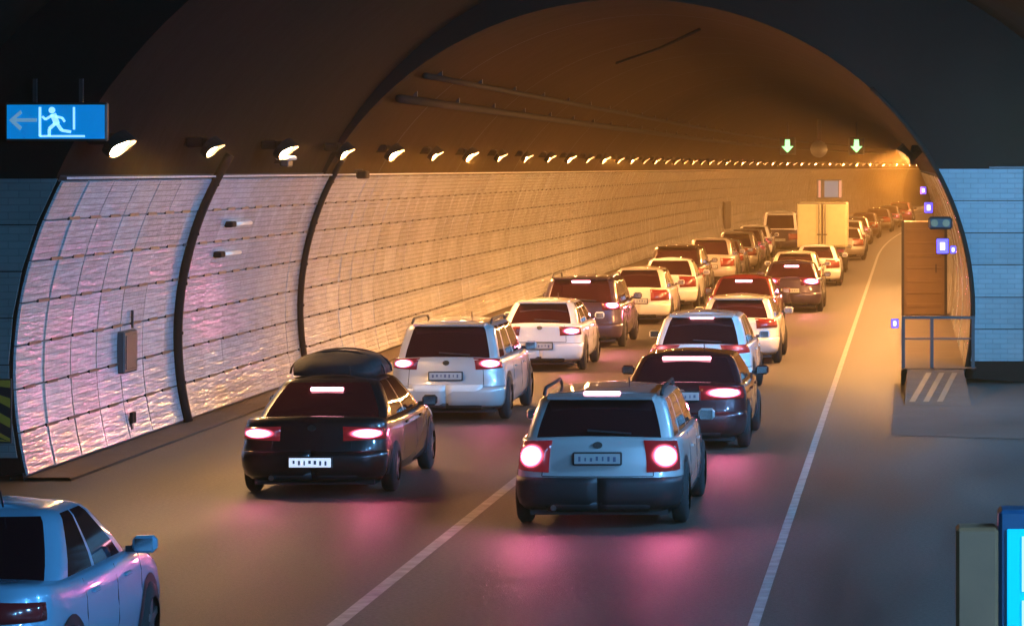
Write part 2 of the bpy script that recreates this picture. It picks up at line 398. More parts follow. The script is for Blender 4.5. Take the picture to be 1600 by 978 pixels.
# back of the bay, behind the camera
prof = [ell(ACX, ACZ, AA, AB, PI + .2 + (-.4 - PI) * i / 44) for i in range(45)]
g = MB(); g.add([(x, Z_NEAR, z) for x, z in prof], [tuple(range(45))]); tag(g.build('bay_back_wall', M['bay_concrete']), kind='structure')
def ring_wall(name, inner, outer, y, thick, mat):
    """end wall between two arch outlines: front face plus reveal"""
    n = len(inner); g = MB()
    v = [(x, y, z) for x, z in inner] + [(x, y, z) for x, z in outer] + [(x, y + thick, z) for x, z in inner]
    f = [(i, i + 1, n + i + 1, n + i) for i in range(n - 1)] + [(i + 1, i, 2 * n + i, 2 * n + i + 1) for i in range(n - 1)]
    g.add(v, f); return g.build(name, mat, smooth=False)
# right end wall of the lay-by
ew = empty('end_wall', (1.2, Z_RIGHT, 0)); tag(ew, 'flat end wall of the lay-by at right, teal tiles below dark concrete', 'wall')
inn = [ell(TCX, TCZ, TA, TB, PI * .99 + (-.22 - PI * .99) * i / 60) for i in range(61)]
out = [ell(BCX, BCZ, BA + .3, BB + .3, PI * .99 + (-.22 - PI * .99) * i / 60) for i in range(61)]
reparent(ring_wall('wall_face', inn, out, Z_RIGHT, .45, M['endwall']), ew)
PH = .61; PW2 = 1.5
for r in range(6):
    z0 = .42 + r * PH
    for c in range(3):
        xl = ell_at_z(TCX, TCZ, TA, TB, z0 + PH / 2, 1) + .03
        xr0 = ell_at_z(TCX, TCZ, TA, TB, z0, 1) + .06; xr1 = ell_at_z(TCX, TCZ, TA, TB, z0 + PH, 1) + .06
        gg = .008
        if c == 0: xs0, xs1, xe = xr0, xr1, 2.2
        else: xs0 = xs1 = 2.2 + (c - 1) * PW2; xe = xs0 + PW2
        if c == 2: xe = min(xe, ell_at_z(BCX, BCZ, BA, BB, z0 + PH, 1) + .05)
        poly = [(xs0 + gg, z0 + gg), (xe - gg, z0 + gg), (xe - gg, z0 + PH - gg), (xs1 + gg, z0 + PH - gg)]
        g = MB().prism([(x - 1.2, z) for x, z in poly], -.035 - random.uniform(0, .004), 0)
        uvs = [(p[0] + c * 3, p[2]) for p in g.v]
        mesh_obj('panel', g.v, g.f, M['teal_tile'], ew, uvs=uvs)
g = MB().box((3.2, -.06, .28), (4.1, .12, .22)); g.build('plinth', M['grout'], ew)
g = MB().box((2.7 - 1.2 + 1.3, -.045, .42 + 6 * PH + .02), (4.9, .07, .035)); g.build('cap_ledge', M['dark_steel'], ew)
# steel edge profile that follows the arch on the right
g = MB()
pts = []
for i in range(26):
    z = .3 + (5.6 - .3) * i / 25; pts.append((ell_at_z(TCX, TCZ, TA, TB, z, 1) - 1.2 + .02, -.05, z))
g.tube(pts, .045, 6); g.build('edge_trim', M['black_cable'], ew, smooth=True)
# left end wall
el = empty('end_wall', (-11.9, Z_LEFT, 0)); tag(el, 'teal end wall at the far left edge with a yellow and black hazard plate', 'wall')
inn = [ell(TCX, TCZ, TA, TB, PI + .22 + (PI * .86 - PI - .22) * i / 30) for i in range(31)]
out = [ell(ACX, ACZ, AA + .3, AB + .3, PI + .22 + (PI * .83 - PI - .22) * i / 30) for i in range(31)]
reparent(ring_wall('wall_face', inn, out, Z_LEFT - .02, .3, M['endwall']), el)
inn = [ell(BCX, BCZ, BA, BB, tb0 + (-.2 - tb0) * i / 60) for i in range(61)]
out = [ell(ACX, ACZ, AA + .3, AB + .3, PI * .86 + (-.2 - PI * .86) * i / 60) for i in range(61)]
reparent(ring_wall('arch_face', inn, out, Z_LEFT + .001, .02, M['endwall']), el)
for r in range(6):
    z0 = .3 + r * PH
    x0 = ell_at_z(TCX, TCZ, TA, TB, z0, -1) - .03; x1 = ell_at_z(TCX, TCZ, TA, TB, z0 + PH, -1) - .03
    for c in range(2):
        xa0, xa1, xb = (x0, x1, -12.3) if c == 0 else (-12.3, -12.3, -13.35)
        gg = .008
        poly = [(xb + gg, z0 + gg), (xa0 - gg, z0 + gg), (xa1 - gg, z0 + PH - gg), (xb + gg, z0 + PH - gg)]
        g = MB().prism([(x + 11.9, z) for x, z in poly], -.06, -.03)
        mesh_obj('panel', g.v, g.f, M['teal_tile'], el, uvs=[(p[0] + c, p[2]) for p in g.v])

# ------------------------------------------------------------------ lamps
def make_lamp(big, mat, label, cat='lamp', group=None):
    t = empty('wall_lamp'); s = 1.0 if big else .66
    tag(t, label, cat, group)
    MB().box((-.10, 0, .06), (.26, .66 * s, .16), bev=.03).build('housing', M['black_cable'], t)
    MB().box((-.28, 0, .04), (.18, .10, .06)).build('bracket', M['dark_steel'], t)
    rot = Matrix.Rotation(R(40), 3, 'Y'); W_, H_ = .80 * s, .33 * (1 if big else .85)
    def at(a, b_, c_): q = rot @ Vector((a, b_, c_)); return (q.x + .12, q.y, q.z - .02)
    def oval(g, x0, x1, ry, rz, n=16):
        k = len(g.v)
        for xx in (x0, x1): g.v += [tuple(at(xx, ry * math.cos(2 * PI * i / n), rz * math.sin(2 * PI * i / n))) for i in range(n)]
        g.f += [tuple(k + i for i in range(n))[::-1], tuple(k + n + i for i in range(n))] + [(k + i, k + (i + 1) % n, k + n + (i + 1) % n, k + n + i) for i in range(n)]
        return g
    hd = oval(MB(), -.07, -.012, W_ / 2 + .04, H_ / 2 + .04)
    k = len(hd.v); n = 16                                  # rim: open collar round the glass, deeper on top
    for ry, dx in ((W_ / 2 + .04, 0), (W_ / 2 + .015, 0)):
        rz = ry - W_ / 2 + H_ / 2
        for i_ in range(n):
            a = 2 * PI * i_ / n; dep = .05 + .07 * max(0, math.sin(a))
            hd.v.append(tuple(at(dep, ry * math.cos(a), rz * math.sin(a)))); hd.v.append(tuple(at(-.02, ry * math.cos(a), rz * math.sin(a))))
    for q in (0, 1):
        for i_ in range(n):
            a0 = k + q * 2 * n + 2 * i_; a1 = k + q * 2 * n + 2 * ((i_ + 1) % n); hd.f.append((a0, a1, a1 + 1, a0 + 1))
    for i_ in range(n):
        a0 = k + 2 * i_; a1 = k + 2 * ((i_ + 1) % n); hd.f.append((a0, a1, a1 + 2 * n, a0 + 2 * n))
    hd.build('reflector_hood', M['black_cable'], t)
    oval(MB(), -.010, .006, W_ / 2, H_ / 2).build('diffuser', mat, t)
    return t
def ord_(i):
    names = ['first', 'second', 'third', 'fourth', 'fifth', 'sixth', 'seventh', 'eighth', 'ninth', 'tenth', 'eleventh', 'twelfth', 'thirteenth', 'fourteenth', 'fifteenth', 'sixteenth', 'seventeenth', 'eighteenth', 'nineteenth', 'twentieth', 'twenty-first', 'twenty-second', 'twenty-third', 'twenty-fourth']
    return names[i]
big_pat = [1, 0, 1, 0, 1, 0, 1, 0, 0, 0, 1, 0, 1, 0, 1, 0]
LX, LH, L0, DL = -10.62, 4.42, 42.6, 5.70
pb = make_lamp(True, M['lamp_warm'], 'x'); ps = make_lamp(False, M['lamp_warm'], 'x')
qb = make_lamp(True, M['lamp_cream'], 'x'); qs = make_lamp(False, M['lamp_cream'], 'x')
used = set()
def weaken_lamp(t):
    far_meshes = weaken_lamp.__dict__.setdefault('m', {})
    for ch in t.children:
        if ch.name.startswith('diffuser'):
            if ch.data.name in [q.name for q in far_meshes.values()]: continue
            if ch.data.name not in far_meshes:
                q = ch.data.copy(); q.materials[0] = M['lamp_far']; far_meshes[ch.data.name] = q
            ch.data = far_meshes[ch.data.name]
for i in range(54):
    y = L0 + DL * i
    big = big_pat[i] if i < 16 else (i % 2 == 0)
    pr = (pb if big else ps) if i > 2 else (qb if big else qs)
    t = pr if pr.name not in used else copy_tree(pr)
    used.add(pr.name)
    t.location = (LX + off(y), y, LH); t.rotation_euler = (0, 0, head(y))
    if i > 13: weaken_lamp(t)
    t['group'] = 'lamps in a row along the top of the left tiled wall'
    if i < 24: t['label'] = '%s lit %s wall lamp %s above the left tiled wall, counted from the left' % ('large' if big else 'small', 'cream', ord_(i))
    else: t['label'] = 'small distant lamp in the merging far end of the left lamp row'
pr0 = None
for i in range(40):
    y = 66.0 + DL * i
    t = make_lamp(True, M['lamp_warm'], 'x') if pr0 is None else copy_tree(pr0)
    pr0 = pr0 or t
    t.location = (.1 + off(y), y, LH); t.rotation_euler = (0, 0, PI + head(y))
    t['label'] = 'yellow glowing lamp of the right row, lined up beside the arch edge' if i else 'nearest yellow glowing lamp of the right row, beside the arch edge'
    if i > 8: weaken_lamp(t)
    t['group'] = 'lamps in a row along the top of the right tunnel wall'
pc = None
for i, y in enumerate([-6, 2, 10, 18, 26, 34, 41.0, 47.0, 54.0]):
    t = make_lamp(True, M['lamp_cool'], 'x') if pc is None else copy_tree(pc)
    pc = pc or t
    if y < 30:
        for ch in t.children:
            if ch.name.startswith('diffuser'):
                if 'near_mesh' not in globals():
                    near_mesh = ch.data.copy(); near_mesh.materials[0] = M['lamp_cool_near']
                ch.data = near_mesh
    t.location = ((ell_at_z(ACX, ACZ, AA, AB, 5.0, 1) if y < Z_LEFT else ell_at_z(BCX, BCZ, BA, BB, 5.0, 1)) - .32, y, 5.0); t.rotation_euler = (0, R(-16), PI - .75) if y > 30 else (0, R(6), PI - .55)
    t['label'] = 'cool white lamp on the lay-by wall, outside the picture to the right'; t['group'] = 'cool lamps along the lay-by wall'

# ------------------------------------------------------------------ cable rings on the left wall
def cable_ring(y, r, label, h1=4.3):
    t = empty('cable_conduit', (ell_at_z(TCX, TCZ, TA, TB, .25, -1), y, .25)); tag(t, label, 'conduit', 'dark cable conduits arching up the left wall')
    g = MB(); pts = []
    for i in range(28):
        z = .05 + (h1 - .05) * i / 27
        x = ell_at_z(TCX, TCZ, TA, TB, z, -1) + .09
        pts.append((x - t.location.x, 0, z - .25))
    g.tube(pts, r, 8); g.build('conduit', M['black_cable'], t, smooth=True)
    for k in (4, 9, 14, 19, 24):
        p = pts[k]; MB().box((p[0], 0, p[2]), (.06 + r * 1.6, .05, .05)).build('clamp', M['dark_steel'], t)
    return t
cable_ring(51.0, .075, 'thick dark conduit curving up the left wall, nearer of the two')
cable_ring(61.3, .06, 'thinner dark conduit curving up the left wall beyond the first one')
# wall fittings beside the first conduit
def at_h(h): return ell_at_z(TCX, TCZ, TA, TB, h, -1)
for h, y, lab in ((3.15, 53.6, 'upper short pale tube light beside the first conduit'), (2.65, 53.4, 'lower short pale tube light beside the first conduit')):
    x = at_h(h)
    t = empty('tube_light', (x + .06, y, h)); tag(t, lab, 'lamp', 'two short tube lights by the first conduit')
    MB().tube([(.06, .15, 0), (.06, 1.5, 0)], .035, 8).build('tube', M['tube_glow'], t, smooth=True)
    MB().box((.03, 0, 0), (.14, .34, .10), bev=.02).build('holder', M['black_cable'], t)
t = empty('wall_box', (at_h(1.3) + .03, 47.2, 1.36)); tag(t, 'grey rectangular box on the left tiled wall below a short pole', 'box')
MB().box((.04, .55, 0), (.13, .80, .62), bev=.02).build('casing', M['grey_box'], t)
MB().box((.111, .55, 0), (.012, .66, .50), bev=.004).build('door', M['grey_box'], t)
MB().tube([(.05, .85, .33), (.05 , .85, .60)], .02, 6).build('pole', M['dark_steel'], t)
t = empty('wall_reflector', (at_h(.35) + .03, 47.7, .28)); tag(t, 'tiny dark upright fitting low on the left wall', 'fitting')
MB().box((.04, 0, .1), (.05, .22, .16), bev=.01).build('body', M['black_cable'], t); MB().box((.02, 0, -.03), (.03, .1, .1)).build('bracket', M['dark_steel'], t)
# small white bracket camera under the second big lamp
t = empty('bracket_camera', (-10.62, 54.2, 4.2)); tag(t, 'small pale camera bracket between two lamps at the top of the first conduit', 'camera')
MB().box((.1, 0, .06), (.22, .75, .07), bev=.02).build('sunshield', M['line'], t)
MB().box((.1, 0, -.03), (.14, .4, .12), bev=.02).build('body', M['dark_steel'], t)
MB().tube([(-.1, 0, -.02), (.1, 0, -.02)], .03, 6).build('arm', M['dark_steel'], t)
t = empty('bracket_camera', (-10.72, 62.4, 4.0)); tag(t, 'dark knob shaped fitting at the top of the second conduit', 'camera')
MB().box((.1, 0, -.04), (.2, .42, .16), bev=.03).build('body', M['black_cable'], t); MB().tube([(-.06, 0, .04), (.1, 0, .04)], .03, 6).build('arm', M['dark_steel'], t)
# dark door niche on far left wall
y = 193; t = empty('service_door', (at_h(1.0) + off(y) + .04, y, .25), head(y)); tag(t, 'narrow dark upright door low on the far left wall', 'door')
MB().box((.02, 0, .95), (.1, 4.6, 1.75), bev=.03).build('frame', M['dark_steel'], t); MB().box((.08, 0, .95), (.05, 4.0, 1.6)).build('leaf', M['stripe_black'], t)
# ceiling cable trays
for xo, h, r, lab in ((-9.75, 5.42, .085, 'lower dark cable tray running along the tunnel ceiling'), (-9.25, 5.86, .06, 'upper dark cable tray running along the tunnel ceiling')):
    t = empty('cable_tray', (xo, Z_RIGHT + .6, h)); tag(t, lab, 'cable tray', 'dark cable trays along the ceiling')
    v, f = [], []
    ys = stations(Z_RIGHT + .6, 300, 6)
    g = MB(); g.tube([(off(y), y - Z_RIGHT - .6, 0) for y in ys], r, 8); g.build('tray', M['black_cable'], t, smooth=True)
    g = MB()
    for k in range(24):
        yy = Z_RIGHT + 3 + k * 6; g.box((off(yy) - .06, yy - Z_RIGHT - .6, r + .05), (.08, .08, .22))
    o = g.build('hangers', M['dark_steel'], t); o['kind'] = 'stuff'
t = empty('ceiling_cable', (-4.6, Z_RIGHT + .4, 7.1)); tag(t, 'thin dark cable slanting across the orange brown ceiling', 'cable')
MB().tube([(-2.6, 18, -.42), (-1.2, 14, -.2), (.1, 8, -.02)], .035, 6).build('cable', M['black_cable'], t, smooth=True)

# ------------------------------------------------------------------ signals and signs
for xx, lab in ((-6.85, 'left of the two small green white lane signals under the ceiling'), (-2.95, 'right of the two small green white lane signals under the ceiling')):
    y = 181.0
    t = empty('lane_signal', (xx + off(y) - .35, y, 5.3), head(y)); tag(t, lab, 'traffic signal', 'lane signals over the two lanes')
    MB().box((0, 0, 0), (.9, .25, 1.0), bev=.05).build('housing', M['stripe_black'], t)
    a = [(0, -.36), (.34, 0), (.15, 0), (.13, .38), (-.13, .38), (-.15, 0), (-.34, 0)]
    MB().prism(a, -.15, -.128).build('arrow', M['signal_green'], t)
    MB().box((0, .05, .95), (.09, .09, .8)).build('hanger', M['dark_steel'], t)
y = 176; t = empty('jet_fan', (-4.35, y, 5.1)); tag(t, 'dark jet fan hanging between the two lane signals', 'fan')
MB().tube([(-.5, -1.2, 0), (-.5, 1.4, 0)], .42, 14).build('casing', M['dark_steel'], t, smooth=True)
MB().tube([(-.5, -1.24, 0), (-.5, -1.0, 0)], .47, 14).build('inlet_ring', M['steel'], t, smooth=True)
MB().box((-.5, 0, 1.0), (.2, .3, 1.3)).build('hanger', M['dark_steel'], t)

# exit sign upper left, hung from the left end wall
t = empty('exit_sign', (-11.28, 41.6, 4.68)); tag(t, 'lit blue exit sign with a left arrow and a running figure at upper left', 'sign')
SW, SH = 1.26, .44
t.location = (-11.02, 41.4, 4.69)
MB().box((0, .07, 0), (SW + .06, .12, SH + .06), bev=.02).build('case', M['dark_steel'], t)
MB().box((0, 0, 0), (SW, .02, SH)).build('face', M['sign_blue'], t)
ar = [(-.60, .02), (-.45, .15), (-.43, .11), (-.51, .045), (-.24, .045), (-.24, .0), (-.51, .0), (-.43, -.07), (-.46, -.11)]
MB().prism(ar, -.022, -.0105).build('arrow', M['sign_dim'], t)
g = MB()
def disc(g, cx, cz, r, n=12): g.prism([(cx + r * math.cos(2 * PI * i / n), cz + r * math.sin(2 * PI * i / n)) for i in range(n)], -.022, -.0105)
def limb(g, a, b_, wd):
    dx, dz = b_[0] - a[0], b_[1] - a[1]; l = math.hypot(dx, dz); nx, nz = -dz / l * wd / 2, dx / l * wd / 2
    g.prism([(a[0] + nx, a[1] + nz), (b_[0] + nx, b_[1] + nz), (b_[0] - nx, b_[1] - nz), (a[0] - nx, a[1] - nz)], -.022, -.0105)
disc(g, -.045, .15, .042)
for a, b_, wd in (((-.03, .10), (.02, -.03), .075), ((-.03, .09), (-.13, .03), .03), ((-.13, .03), (-.17, .07), .028), ((0, .07), (.09, .05), .03), ((.09, .05), (.12, 0), .028),
                  ((.0, -.02), (-.08, -.09), .042), ((-.08, -.09), (-.08, -.18), .036), ((.02, -.02), (.08, -.11), .042), ((.08, -.11), (.20, -.13), .036)):
    limb(g, a, b_, wd)
g.build('running_figure', M['sign_white'], t)
g = MB(); limb(g, (-.20, .19), (-.20, -.19), .03); limb(g, (-.20, -.185), (.38, -.185), .025); limb(g, (.24, .19), (.24, -.10), .025)
g.build('door_outline', M['sign_white'], t)
MB().box((-.3, .12, .38), (.05, .05, .36)).build('hanger', M['dark_steel'], t); MB().box((.3, .12, .38), (.05, .05, .36)).build('hanger', M['dark_steel'], t)

# hazard plate at the left edge
t = empty('hazard_plate', (-12.04, Z_LEFT - .16, .93)); tag(t, 'yellow and black striped hazard plate at the left edge', 'sign')
MB().box((0, 0, 0), (.72, .03, .84), bev=.008).build('plate', M['stripe_black'], t)
g = MB()
for k in range(-3, 4):
    z = k * .26
    poly = [(-.34, z + .16), (.34, z - .22), (.34, z - .10), (-.34, z + .28)]
    poly = [(x, max(-.40, min(.40, zz))) for x, zz in poly]
    if abs(poly[0][1] - poly[3][1]) > .02 or abs(poly[1][1] - poly[2][1]) > .02: g.prism(poly, -.022, -.0165)
g.build('stripes', M['stripe_yellow'], t)

# speed sign cluster on far left wall
y = 186; t = empty('panel_sign', (at_h(2.6) + off(y) + 4.15, y, 2.15), head(y)); tag(t, 'pale blue grey boxy panel with pinkish sides above the box truck', 'sign')
t.location = (-4.55, 186, 2.85)
MB().box((0, .04, 0), (1.50, .12, 1.16), bev=.03).build('case', M['steel'], t)
MB().box((.12, -.03, 0), (.80, .02, .94), bev=.006).build('face', emat('pale_blue_panel', (.16, .26, .40), .55), t)
for x in (-.56, .64): MB().box((x, -.03, 0), (.14, .02, .98), bev=.006).build('side_strip', emat('pale_pink_strip', (.6, .40, .38), .5), t)
MB().tube([(0, .1, -2.2), (0, .1, .3)], .05, 8).build('post', M['steel'], t)

# ------------------------------------------------------------------ right side: railing, cabinet, nose, blue lights
YR = Z_RIGHT - .35
t = empty('railing', (-.1, YR, .32)); tag(t, 'dark steel railing standing across the walkway end at right', 'railing')
for x in (0.02, .56, 1.34):
    MB().box((x, 0, .46), (.06, .06, .94 if x < 1.3 else 1.0)).build('post', M['stripe_black'], t)
MB().box((.68, 0, .95), (1.38, .055, .05)).build('top_rail', M['stripe_black'], t)
MB().box((.68, 0, .55), (1.30, .03, .03)).build('mid_rail', M['dark_steel'], t)
t = empty('brown_cabinet', (-.12, 82.0, .32)); tag(t, 'tall brown ribbed steel cabinet behind the railing', 'cabinet')
MB().box((.55, .5, 1.2), (1.10, 1.0, 2.4), bev=.02).build('body', M['brown_steel'], t)
for k in range(7):
    MB().box((.55, -.012, .25 + k * .32), (.9, .022, .05 if k % 2 else .1), bev=.006).build('rib', M['brown_steel'], t)
for x in (.0, 1.1): MB().box((x, -.01, 1.2), (.07, .06, 2.44)).build('edge_post', M['dark_steel'], t)
MB().box((.85, -.04, 1.2), (.03, .03, .22)).build('handle', M['dark_steel'], t)
# raised nose with slanted stripes in front of railing
t = empty('kerb_nose', (.25, 55.0, 0)); tag(t, 'low sloping concrete nose with pale diagonal stripes below the railing', 'kerb nose')
g = MB(); x0, x1 = -.30, .85
g.add([(x0, 0, .012), (x1, 0, .012), (x1, 5.15, .012), (x0, 5.15, .012), (x0 + .05, 5.15, .31), (x1 - .05, 5.15, .31)], [(0, 1, 5, 4), (0, 4, 3), (1, 2, 5), (4, 5, 2, 3), (0, 3, 2, 1)])
g.build('nose_body', M['kerb'], t)
for k in range(3):
    g = MB(); sl = .298 / 5.15
    def zz(y): return .012 + sl * y + .006
    xa = -.22 + k * .24; ya, yb = .5, 4.6
    g.add([(xa, ya, zz(ya)), (xa + .10, ya, zz(ya)), (xa + .42, yb, zz(yb)), (xa + .32, yb, zz(yb))], [(0, 1, 2, 3)])
    g.build('stripe', M['stripe_white'], t)
# blue lights
for x, y, z, sx, lab in ((-.24, 60.2, 1.17, .06, 'small blue violet light at the left post of the railing'),
                  (.66, 60.3, 2.62, .10, 'brightest blue violet light on the arch edge'),
                  (.42, 63.8, 3.30, .075, 'middle blue violet light higher up the arch edge'),
                  (.33, 67.0, 3.62, .055, 'topmost blue violet light high on the arch edge'),
                  (.86, 60.4, 2.55, .05, 'faint blue light right of the brightest blue light')):
    t = empty('blue_light', (x, y, z)); tag(t, lab, 'light', 'blue violet guide lights at the right arch')
    MB().box((0, .07, 0), (sx * 2.4, .10, sx * 3), bev=.01).build('housing', M['dark_steel'], t)
    ln = MB().box((0, .0, 0), (sx * 2.2, .05, sx * 2.8), bev=.012).build('lens', M['blue_led'], t)
    MB().box((0, -.03, 0), (sx * .9, .02, sx * 1.4), bev=.006).build('core', M['blue_core'], ln)
t = empty('traffic_beacon', (.62, 60.5, 3.05)); tag(t, 'small dark twin beacon with yellowish lens on the arch edge', 'beacon')
MB().box((0, .05, 0), (.46, .16, .24), bev=.04).build('housing', M['stripe_black'], t)
for x in (-.11, .11): MB().tube([(x, -.06, 0), (x, -.02, 0)], .07, 10).build('lens', pmat('amber_lens', (.20, .13, .03), .4), t)

# emergency phone box bottom right: brown post panel and blue lit box
t = empty('emergency_box', (.46, 14.0, 0)); tag(t, 'blue lit emergency box with pale marks on a brown post at the bottom right corner', 'sign')
k14 = 14 / 5000
MB().box((-.155, .1, 1.25), (.185, .2, 2.55), bev=.015).build('post_panel', pmat('brown_post', (.20, .085, .035), .5, noise=.3, nscale=4), t)
MB().box((.20, .12, 1.85), (.52, .22, 1.5), bev=.015).build('case', pmat('dark_blue_case', (.01, .05, .10), .4), t)
MB().box((.205, .0, 1.83), (.46, .02, 1.38), bev=.004).build('face', M['sign_cyan'], t)
for dx, dz, ww, hh in ((.065, 2.37, .05, .24), (.17, 2.475, .16, .03), (.17, 2.265, .16, .03), (.065, 2.10, .05, .22), (.17, 2.01, .16, .03), (.30, 2.30, .04, .36)):
    MB().box((dx, -.0175, dz), (ww, .010, hh)).build('mark', M['sign_pale'], t)

# ------------------------------------------------------------------ cars
def lerp(a, b_, t): return a + (b_ - a) * t
def sm(t): t = max(0, min(1, t)); return t * t * (3 - 2 * t)
class Car:
    def __init__(c, label, X, Y, L=4.5, W=1.82, H=1.45, kind='sedan', paint='white', lights='off', third=None, lamp=(.62, .92, .26), plate=(.62, False),
                 detail=2, lower=None, rails=False, bar=None, name=None, cat='car', belt=None, roofmat=None, glassmat=None, droop=.2, inset=None):
        c.L, c.W, c.H, c.kind = L, W, H, kind; c.w = W / 2
        c.mat = P[paint]
        nm = {'sedan': 'sedan_car', 'suv': 'sport_utility_car', 'hatch': 'hatchback_car', 'van': 'van'}[kind]
        c.root = t = empty(name or nm, (X + off(Y), Y + L / 2, 0), head(Y)); tag(t, label, cat, 'vehicles queuing in the two tunnel lanes')
        zb = belt or {'sedan': .93, 'suv': 1.02, 'hatch': .95, 'van': 1.12}[kind]; c.zb = zb
        w = c.w; c.droop = droop
        c.low = [(.19, w - .12, .16, L - .16, .24), (.25, w - .05, .06, L - .08, .28), (.36, w - .015, .01, L - .02, .30), (.50, w, .0, L, .30),
                 (.60, w, .0, L - .01, .30), (.66, w - .008, .025, L - .02, .30), (.78, w - .012, .04, L - .06, .30), (.78 + (zb - .78) * .55, w - .03, .055, L - .14, .30),
                 (zb - .02, w - .055, .075, L - .26, .30), (zb, w - .085, .11, L - .34, .30)]
        k = kind
        if k == 'sedan': rb, rt, wb, wt = .62, 1.28, L - 1.05, L - 1.85
        elif k == 'suv': rb, rt, wb, wt = .15, .46, L - 1.05, L - 1.75
        elif k == 'hatch': rb, rt, wb, wt = .16, .72, L - .95, L - 1.75
        else: rb, rt, wb, wt = .10, .24, L - .55, L - 1.15
        H2 = H - .035
        inset = inset or {'sedan': .20, 'suv': .15, 'hatch': .18, 'van': .10}[k]
        c.up = []
        for tt, extra_in in ((0, 0), (.07, 0), (.25, 0), (.45, 0), (.65, 0), (.82, .0), (.90, .015), (.955, .05), (.985, .10), (1.0, .17)):
            q = tt ** 1.15
            hw = w - .105 - inset * q - extra_in
            yr = lerp(rb, rt, tt ** .85 if k in ('sedan', 'hatch') else tt) + extra_in * .8
            yf = lerp(wb, wt, tt ** .9) - extra_in * 1.0
            c.up.append((lerp(zb - .015, H2, tt if tt < .9 else tt), hw, yr, yf, .16))
        c.build(lights, third, lamp, plate, detail, lower, rails, bar, roofmat, glassmat)
    def level(c, table, z):
        if z <= table[0][0]: return table[0]
        for a, b_ in zip(table, table[1:]):
            if z <= b_[0]:
                t = (z - a[0]) / (b_[0] - a[0]); return tuple(lerp(p, q, t) for p, q in zip(a, b_))
        return table[-1]
    def pos(c, lv, s, side, up=False):
        z, w, yr, yf, r = lv; L = c.L; bow = .10 if not up else .07; fb = .16
        br = bow * ((w - r) / w) ** 2; 
        if s <= 1: x = s * (w - r); y = yr + bow * (x / w) ** 2
        elif s <= 2:
            a = (s - 1) * PI / 2; x = (w - r) + r * math.sin(a); y = yr + br + r * (1 - math.cos(a)) 
        elif s <= 3:
            t = s - 2; x = w; y = lerp(yr + br + r, yf - fb * .8 - r, t)
        elif s <= 4:
            a = (s - 3) * PI / 2; x = (w - r) + r * math.cos(a); y = yf - fb * .8 - r + r * math.sin(a)
        else:
            x = (5 - s) * (w - r); y = yf - fb * .8 * (x / (w - r)) ** 2
        q = (y - L / 2) / (L / 2)
        x *= 1 - .055 * q * q * (1.0 if q < 0 else 1.5)
        if not up:
            hood = sm((y - (L - 1.3)) / 1.3); z = z * (1 - c.droop * hood * (z / c.zb) ** 2)
            if c.kind == 'sedan': z += .05 * (1 - sm(y / 1.0)) * (z / c.zb) ** 3
        else:
            if z < c.zb + .03: z -= .02
        return (side * x, y - L / 2, z)
    def skin(c, name, table, zs, ss, mat, up=False, offs=0., cond=None, sides=(1, -1), cap=False, base=False):
        v = []; f = []
        full = [(s, 1) for s in ss] + [(s, -1) for s in reversed(ss) if s > 1e-6 and s < 5 - 1e-6]
        n = len(full)
        for z in zs:
            lv = c.level(table, z)
            for s, sd in full: v.append(c.pos(lv, s, sd, up))
        for i in range(len(zs) - 1):
            for j in range(n):
                j2 = (j + 1) % n
                sa, sda = full[j]; sb, sdb = full[j2]
                smid = (sa + sb) / 2; sd = sda if sa not in (0, 5) else sdb
                if cond and not cond(smid, (zs[i] + zs[i + 1]) / 2, sd): continue
                f.append((i * n + j, i * n + j2, (i + 1) * n + j2, (i + 1) * n + j))
        if cap:
            k = (len(zs) - 1) * n; nr = len(ss); crown = .04 if up else .03
            # rows across from right to left
            base_i = len(v); cols = 6
            for a in range(1, nr - 1):
                R_, L_ = v[k + a], v[k + n - a]
                for q in range(1, cols):
                    t = q / cols; p = [lerp(R_[m_], L_[m_], t) for m_ in range(3)]
                    p[2] += crown * (1 - (2 * t - 1) ** 2) * math.sin(PI * min(1, a / (nr - 1)) ) ** .4; v.append(tuple(p))
            def idx(a, q):
                if a == 0: return k
                if a == nr - 1: return k + nr - 1
                if q == 0: return k + a
                if q == cols: return k + n - a
                return base_i + (a - 1) * (cols - 1) + q - 1
            for a in range(nr - 1):
                for q in range(cols):
                    fc = []
                    for ii in (idx(a, q), idx(a + 1, q), idx(a + 1, q + 1), idx(a, q + 1)):
                        if ii not in fc: fc.append(ii)
                    if len(fc) >= 3: f.append(tuple(fc))
        if base: f.append(tuple(reversed(range(n))))
        used = sorted({i for q in f for i in q}); mp_ = {o_: i for i, o_ in enumerate(used)}
        o = mesh_obj(name, [v[i] for i in used], [tuple(mp_[i] for i in q) for q in f], mat, c.root, True)
        return o
